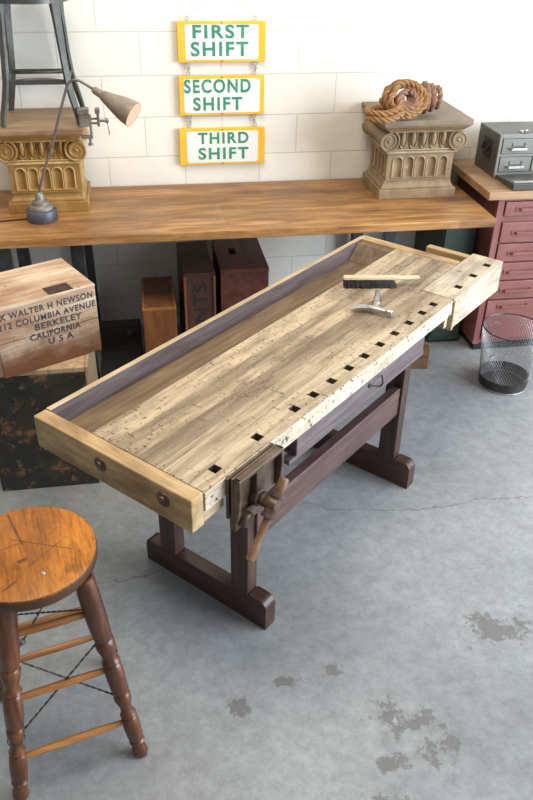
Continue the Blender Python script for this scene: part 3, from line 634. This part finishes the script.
# ------------------------------------------------------------------ three hanging signs
rows = [('FIRST','SHIFT',.238,.682,1.487,1.675,((.314,.597,1.597,1.660),(.303,.594,1.515,1.583)),'top'),
        ('SECOND','SHIFT',.236,.678,1.230,1.4225,((.262,.606,1.340,1.407),(.306,.562,1.253,1.320)),'middle'),
        ('THIRD','SHIFT',.226,.685,.972,1.162,((.325,.596,1.083,1.142),(.325,.596,1.000,1.063)),'bottom')]
for w1, w2, x0, x1, z0, z1, tx, pos in rows:
    zc, xc = z0, (x0+x1)/2
    s_ = thing('shift_sign', f'{pos} hanging sign with yellow border reading {w1} {w2} in green', 'sign', (xc,0,z0), group='hanging shift signs')
    h_, w_ = z1-z0, (x1-x0)/2
    MB().box(-w_,w_,-.026,-.006,0,h_).build('board', M['signy'], s_, .002)
    ed = .038 if w1 != 'SECOND' else .024
    pw, r_ = w_-ed, .012; out = []
    for cx, cz, a0 in ((pw-r_,h_-.014-r_,0),(-pw+r_,h_-.014-r_,90),(-pw+r_,.012+r_,180),(pw-r_,.012+r_,270)):
        for i in range(6): a = R(a0+18*i); out.append((cx+r_*cos(a), cz+r_*sin(a)))
    MB().prism(out, -.0275, -.0262).build('white_panel', M['signw'], s_)
    for word, (a, b_, c, d) in zip((w1,w2), tx):
        text(word, M['signg'], s_, 'lettering', (a-xc,-.0276,c-z0), (1,0,0), (0,0,1), b_-a, d-c, .001, .028, 1.2)
    for sx in (-1,1):
        for zz in ((h_,) if pos == 'top' else (h_,)):
            MB().torus((sx*w_*.77,-.016,zz+.012), .008, .002, (0,1,0), 16, 6).cyl((sx*w_*.77,-.016,zz-.004),(sx*w_*.77,-.016,zz+.005),.002,8).build('screw_eye', M['steel'], s_, smooth=True)
        if pos != 'bottom':
            MB().torus((sx*w_*.77,-.016,-.012), .008, .002, (0,1,0), 16, 6).cyl((sx*w_*.77,-.016,-.005),(sx*w_*.77,-.016,.004),.002,8).build('screw_eye', M['steel'], s_, smooth=True)
            ch = MB(); gap = z0-{'top':1.4225,'middle':1.162}[pos]-.024-.018
            for i in range(3):
                ch.torus((sx*w_*.77,-.016,-.021-gap*(i+.5)/3), gap/6+.003, .0016, (1,0,0) if i%2 == 0 else (0,1,0), 14, 6)
            ch.build('chain', M['steel'], s_, smooth=True)
    for zz in (h_-.006,.006): MB().cyl((.0,-.0262,zz),(.0,-.0285,zz),.0035,10).build('nail_head', M['iron'], s_)
    if pos == 'top':
        MB().tube([(-w_*.77,-.016,h_+.02),(0,-.004,h_+.155),(w_*.77,-.016,h_+.02)], .0012, 6).build('hanging_wire', M['steel'], s_)
        MB().cyl((0,0,h_+.155),(0,-.014,h_+.157),.003,8).build('wall_nail', M['iron'], s_)

# ------------------------------------------------------------------ crates and boxes
def wbox(name, label, cat, loc, rz, w_, d_, h_, mat, bev=.004, lid=None, seams=0):
    k = thing(name, label, cat, loc, rz); mb = MB().box(-w_/2,w_/2,-d_/2,d_/2,0,h_-(.014 if lid else 0)); mb.build('body', mat, k, bev)
    if lid: MB().box(-w_/2-.002,w_/2+.002,-d_/2-.002,d_/2+.002,h_-.0135,h_).build('lid', lid, k, .003)
    return k
db = thing('storage_chest', 'dark rust-flecked wooden chest on the floor under the stencilled crate', 'chest', (-.4825,-1.26,0))
MB().box(-.2075,.2075,-.21,.21,0,.575).build('body', M['darkbox'], db, .004)
MB().box(-.2075,.2075,-.208,.21,.5755,.60).build('rim', M['crate_end'], db, .004, label='bare pale wood rim')
MB().box(.208,.222,-.208,.21,.0,.60).build('side_board', M['crate_end'], db, .003, label='bare pale wood side board')
cr = thing('stencilled_crate', 'pale wooden crate stencilled with a mailing address, on top of the dark chest', 'crate', (-.463,-1.289,.6005), math.atan2(.19,.368))
cw, cd, chh = .414, .32, .298
f_ = MB()
for i in range(2): f_.box(-cw/2,cw/2,-cd/2,-cd/2+.014,.001+i*.149,.1475+i*.149)
f_.build('front_panel', M['crate'], cr, .003)
f_ = MB()
for i in range(2): f_.box(-cw/2,cw/2,cd/2-.014,cd/2,.001+i*.149,.1475+i*.149)
f_.build('back_panel', M['crate'], cr, .003)
for s_ in (-1,1): MB().box(s_*(cw/2-.010)-.010,s_*(cw/2-.010)+.010,-cd/2+.0145,cd/2-.0145,.001,.284).build('end_panel', M['crate_end'], cr, .003)
f_ = MB()
for i in range(3): f_.box(-cw/2-.001,cw/2+.001,-cd/2-.001+i*.1074,-cd/2+.1055+i*.1074,.2845 if True else 0,chh)
f_.build('lid', M['crate'], cr, .003)
MB().box(-cw/2+.021,cw/2-.021,-cd/2+.015,cd/2-.015,.001,.012).build('bottom_board', M['crate'], cr)
MB().box(.02,.12,-.155,-.085,chh,chh+.0016).build('patch', M['trestle'], cr, .0005, label='dark leather patch tacked on the lid')
for s, x0, x1, zc in (('X WALTER H NEWSON',.020,.400,.258),('212 COLUMBIA AVENUE',.010,.408,.218),('BERKELEY',.150,.345,.182),('CALIFORNIA',.125,.335,.143),('U S A',.195,.300,.108)):
    text(s, M['ink'], cr, 'stencilled_lettering', (-cw/2+x0,-cd/2-.0002,zc-.013), (1,0,0), (0,0,1), x1-x0, .027, .0008, .026, 1.15)
sm = thing('wooden_box', 'small orange-brown wooden box, lowest of the three boxes under the table', 'box', (.052,-.42,0), .0, 'boxes under the table')
MB().box(-.086,.086,-.195,.195,0,.405).build('body', M['brown1'], sm, .003)
MB().box(-.072,.072,-.18,.18,.4055,.417).build('lid', M['brown1'], sm, .002)
for s_ in (-1,1):
    MB().box(s_*.080-.007,s_*.080+.007,-.197,.197,.4055,.421).build('edge_strip', M['rung'], sm, .002)
    MB().box(-.0725,.0725,s_*.189-.007,s_*.189+.007,.4055,.421).build('edge_strip', M['rung'], sm, .002)
tb = thing('wooden_box', 'tall dark brown wooden box with black letters on its narrow front', 'box', (.262,-.35,0), .02, 'boxes under the table')
MB().box(-.082,.082,-.215,.215,0,.565).build('body', M['brown2'], tb, .004)
MB().box(-.082,.082,-.217,.215,.566,.58).build('lid', M['brown2'], tb, .003)
for s_ in (-1,1): MB().box(s_*.076-.006,s_*.076+.006,-.222,-.2155,0,.563).build('corner_strip', M['brown1'], tb, .002)
text('NTS', M['ink2'], tb, 'lettering', (.040,-.2155,.30), (0,0,1), (-1,0,0), .225, .072, .0008, .01, 1.05)
hb_ = thing('wooden_box', 'wide red-brown wooden box with a slot handle in its top', 'box', (.505,-.325,0), .0, 'boxes under the table')
MB().box(-.127,.127,-.215,.215,0,.56).build('body', M['brown3'], hb_, .004)
MB().box(-.127,-.115,-.217,.215,.5605,.58).build('lid', M['brown3'], hb_)
tp = MB().holed([-.127,-.055,-.02,.127], [-.217,-.02,.07,.215], {(1,1)}, .5605,.58,.018).build('top', [M['brown3'], M['hole']], hb_)
bpy.data.objects.remove([o for o in hb_.children if o.name.startswith('lid')][0])
bc = thing('black_case', 'low black case on the floor under the table behind the stencilled crate', 'case', (-.162,-.56,0))
MB().box(-.11,.11,-.19,.13,0,.12).build('body', M['black'], bc, .006)
MB().box(-.11,.11,.131,.19,0,.245).build('raised_lid', M['black'], bc, .005)
MB().lathe([(.016,0),(.020,.006),(.016,.014),(.0,.018)], 16, p0=(.045,.131,.19), p1=(.045,-1,.19)).build('latch', M['darksteel'], bc, smooth=True)
bl = MB().box(-.047,.047,-.03,.03,0,.13).build('wood_block', M['rung_dim'], None, .004); bl.location = (1.467,-.68,0); bl.rotation_euler = (0,0,-.12)
tag(bl, 'brown wooden block on the floor behind the workbench', 'block')
gc = thing('metal_cabinet', 'dark green cabinet in shadow under the right end of the table', 'cabinet', (1.70,-.25,0))
MB().box(-.095,.095,-.19,.22,.02,.78).build('body', M['green'], gc, .005)
MB().box(-.085,.085,-.198,-.1905,.05,.75).build('door', M['green'], gc, .002)
MB().box(-.085,.085,-.17,.20,0,.02).build('plinth', M['black'], gc)

# ------------------------------------------------------------------ red drawer cabinet
rc = thing('drawer_cabinet', 'faded red metal drawer cabinet with a wooden top beside the table', 'cabinet', (2.12,-.30,0))
x0, x1, yf = -.30, .30, -.28
MB().box(x0,x1,yf+.012,.275,.06,.912).build('body', M['red'], rc, .004)
MB().box(x0,x0+.036,yf,yf+.0115,.06,.912).box(x1-.036,x1,yf,yf+.0115,.06,.912).box(x0+.0365,x1-.0365,yf,yf+.0115,.898,.912).build('face_frame', M['red'], rc, .002)
MB().box(x0+.03,x1-.03,yf+.04,.24,0,.06).build('plinth', M['black'], rc)
MB().box(-.368,.36,-.302,.29,.9125,.955).build('wooden_top', M['wtop'], rc, .004)
for z0, z1 in ((.82,.895),(.674,.784),(.565,.664),(.457,.555),(.342,.447),(.09,.332)):
    d_ = MB().box(x0+.042,x1-.042,yf-.006,yf+.0115,z0,z1).build('drawer', M['red'], rc, .003)
    zc = z0+(z1-z0)*.5 if z1-z0 < .2 else z1-.035
    hx = x0+.20
    h_ = MB().sweep([(hx-.085,yf-.008,zc),(hx-.075,yf-.022,zc),(hx+.075,yf-.022,zc),(hx+.085,yf-.008,zc)], sec(.014,.006), ref=(0,0,1)); h_.box(hx-.10,hx-.075,yf-.010,yf-.006,zc-.012,zc+.012); h_.box(hx+.075,hx+.10,yf-.010,yf-.006,zc-.012,zc+.012)
    h_.build('handle', M['red'], d_, .001)

# ------------------------------------------------------------------ grey parts cabinet on top of it
tc = thing('parts_cabinet', 'grey metal parts cabinet with small drawers on the red drawer cabinet', 'cabinet', (2.065,-.245,.9555))
x0, x1, yf, yb = -.20, .20, -.135, .135
MB().box(x0,x1,yf+.012,yb,0,.226).build('body', M['grey'], tc, .004)
fr = MB().box(x0,x0+.014,yf,yf+.0115,.0,.226).box(x1-.014,x1,yf,yf+.0115,0,.226).box(x0+.0145,x1-.0145,yf,yf+.0115,.206,.226).box(x0+.0145,x1-.0145,yf,yf+.0115,.112,.126).box(x0+.0145,x1-.0145,yf,yf+.0115,0,.03)
fr.build('face_frame', M['greyfront'], tc, .001)
for z0, z1 in ((.128,.204),(.034,.110)):
    for i in range(2):
        a = x0+.018+i*.183; b_ = a+.176
        d_ = MB().box(a,b_,yf-.003,yf+.0115,z0,z1).build('drawer', M['greyfront'], tc, .002)
        xm = (a+b_)/2; zm = (z0+z1)/2
        MB().prism([(xm-.052,-.003+yf),(xm+.052,-.003+yf),(xm+.044,yf-.024),(xm-.044,yf-.024)], zm-.010, zm-.006, 'z').box(xm-.044,xm+.044,yf-.026,yf-.023,zm-.016,zm-.004).build('pull', M['steel'], d_, .0008)
        MB().box(xm-.036,xm-.032,yf-.006,yf-.003,zm+.0,zm+.018).box(xm+.032,xm+.036,yf-.006,yf-.003,zm,zm+.018).box(xm-.036,xm+.036,yf-.006,yf-.003,zm-.003,zm).build('label_holder', M['grey'], d_)
sh = MB().box(x0-.004,x0,-.05,.05,.08,.18); sh.sweep([(x0-.004,-.038,.15),(x0-.018,-.03,.115),(x0-.018,.03,.115),(x0-.004,.038,.15)], sec(.012,.008)); sh.build('side_handle', M['black'], tc, .001, label='black folding carry handle on the side')
MB().box(-.075,-.045,-.105,-.07,.226,.232).build('hasp', M['steel'], tc, .001).parent = tc
MB().cyl((-.06,-.11,.234),(-.035,-.09,.234),.006,10).build('latch', M['steel'], tc)
MB().prism([(yf-.001,.003),(yf-.215,.003),(yf-.215,.034),(yf-.20,.036),(yf-.001,.020)], x0+.012, x1-.006, 'x').build('front_flap', M['grey'], tc, .002, label='grey front cover folded down')
MB().prism([(-.175,yf-.19),(-.05,yf-.19),(-.05,yf-.165),(-.175,yf-.165)], .0345,.0385,'z').build('flap_latch', M['steel'], tc, .001)

# ------------------------------------------------------------------ wire waste basket
wbk = thing('waste_basket', 'round wire mesh waste basket on the floor before the red drawer cabinet', 'basket', (1.866,-.915,0))
r0, r1, hB = .124, .157, .342
def rad(z): return r0+(r1-r0)*z/hB
ms_ = MB(); NW = 58
for k in range(NW):
    for s_ in (-1,1):
        pts = []
        for i in range(23):
            z = .012+(hB-.014)*i/22; a = 2*pi*k/NW+s_*1.55*i/22
            pts.append((rad(z)*cos(a), rad(z)*sin(a), z))
        ms_.sweep(pts, [(.0009,0),(-.0005,.0008),(-.0005,-.0008)])
ms_.build('mesh_wall', M['wire'], wbk)
MB().torus((0,0,hB), r1, .0035, n=48).build('rim', M['darksteel'], wbk, smooth=True)
MB().torus((0,0,.006), r0+.001, .005, n=48).build('foot_ring', M['wire'], wbk, smooth=True)
MB().lathe([(r0-.004,.006),(r0-.004,.010),(.0,.011)], 40).build('bottom', M['bin'], wbk, smooth=True)
MB().lathe([(r0+.0022,.004),(rad(.062)+.0022,.064),(rad(.062)+.001,.064),(r0+.001,.004)], 40).build('solid_band', M['bin'], wbk, smooth=True, label='solid dark metal band round the foot')
for a in (R(218), R(100)):
    c = Vector((rad(.2)*cos(a), rad(.2)*sin(a), .2 if a > 3 else .26)); MB().torus(c*1.0+Vector((cos(a),sin(a),0))*(.004 if a > 3 else .010), .034, .002, (cos(a),sin(a),-.09), 24, 6).build('wire_ring', M['wire'], wbk, smooth=True)

# ------------------------------------------------------------------ turned wooden stool
st_ = thing('wooden_stool', 'round orange wooden stool with turned legs and wire bracing in the foreground', 'stool', (-.339,-2.662,0), R(13.5))
MB().lathe([(.165,.708),(.174,.711),(.178,.718),(.178,.742),(.175,.7485),(.171,.750),(.0,.750)], 64, mtx=Matrix.Translation((-.020,.012,0))).build('seat', M['stool'], st_, smooth=True)
FT = .178; TP = .098
def legp(sx, sy, z): q = z/.71; return Vector((sx*(FT+(TP-FT)*q), sy*(FT+(TP-FT)*q), z))
prof = [(.017,0),(.021,.012),(.019,.030),(.015,.045),(.017,.055),(.021,.062),(.017,.070),(.021,.085),(.0225,.13),(.021,.165),(.017,.172),(.021,.182),(.017,.192),(.014,.21),(.021,.245),(.022,.262),(.017,.270),(.022,.285),(.0235,.34),(.023,.385),(.018,.392),(.023,.402),(.018,.412),(.017,.425),(.0235,.455),(.024,.475),(.019,.484),(.0235,.50),(.0255,.58),(.025,.66),(.021,.705)]
for sx in (-1,1):
    for sy in (-1,1):
        p0, p1 = legp(sx,sy,0), legp(sx,sy,.71); k = (p1-p0).length/.71
        d_ = (p1-p0).normalized()
        MB().lathe([(r_*1.14, z*k) for r_, z in prof], 18, p0=p0+Vector((0,0,.004)), p1=p1+Vector((0,0,.004))).build('leg', M['stool_leg'], st_, smooth=True)
def rung(a, b_, za, zb, nm='rung'):
    p, q = legp(*a,za), legp(*b_,zb); d_ = (q-p).normalized(); p += d_*.012; q -= d_*.012; L_ = (q-p).length
    MB().lathe([(.008,0),(.0105,L_*.2),(.0115,L_*.5),(.0105,L_*.8),(.008,L_)], 12, p0=p, p1=q).build(nm, M['rung'], st_, smooth=True)
for z in (.155,.375,.59): rung((-1,-1),(1,-1),z,z+.0)
for z in (.18,.34,.50): rung((-1,1),(1,1),z,z)
for z in (.20,.37,.52):
    rung((-1,-1),(-1,1),z,z); rung((1,-1),(1,1),z,z)
def brace(a, b_, za, zb, sag=0):
    p, q = legp(*a,za), legp(*b_,zb); d_ = (q-p).normalized(); n_ = d_.orthogonal().normalized(); m_ = d_.cross(n_); Lw = (q-p).length
    mb = MB(); N_ = int(Lw/.004)
    for k in range(2):
        mb.tube([p+d_*(Lw*i/N_)+(n_*cos(i*.55+k*pi)+m_*sin(i*.55+k*pi))*.0017 for i in range(N_+1)], .0015, 5)
    c = p+d_*Lw*.18
    mb.torus(c, .008, .0016, n_, 14, 5)
    for e, s_ in ((p,1),(q,-1)):
        mb.torus(e, .0235, .0016, (0,0,1), 20, 5)
    mb.build('wire_brace', M['rust_wire'], st_, smooth=True)
brace((-1,-1),(1,-1),.52,.25); brace((-1,-1),(1,-1),.23,.50); brace((-1,1),(1,-1),.42,.60); brace((-1,-1),(1,1),.50,.62)
# flaked chips and a nail in the seat
MB().lathe([(.006,.7502),(.005,.7516),(.0,.752)], 12, mtx=Matrix.Translation((.005,-.085,0))).build('nail_head', M['steel'], st_, smooth=True)
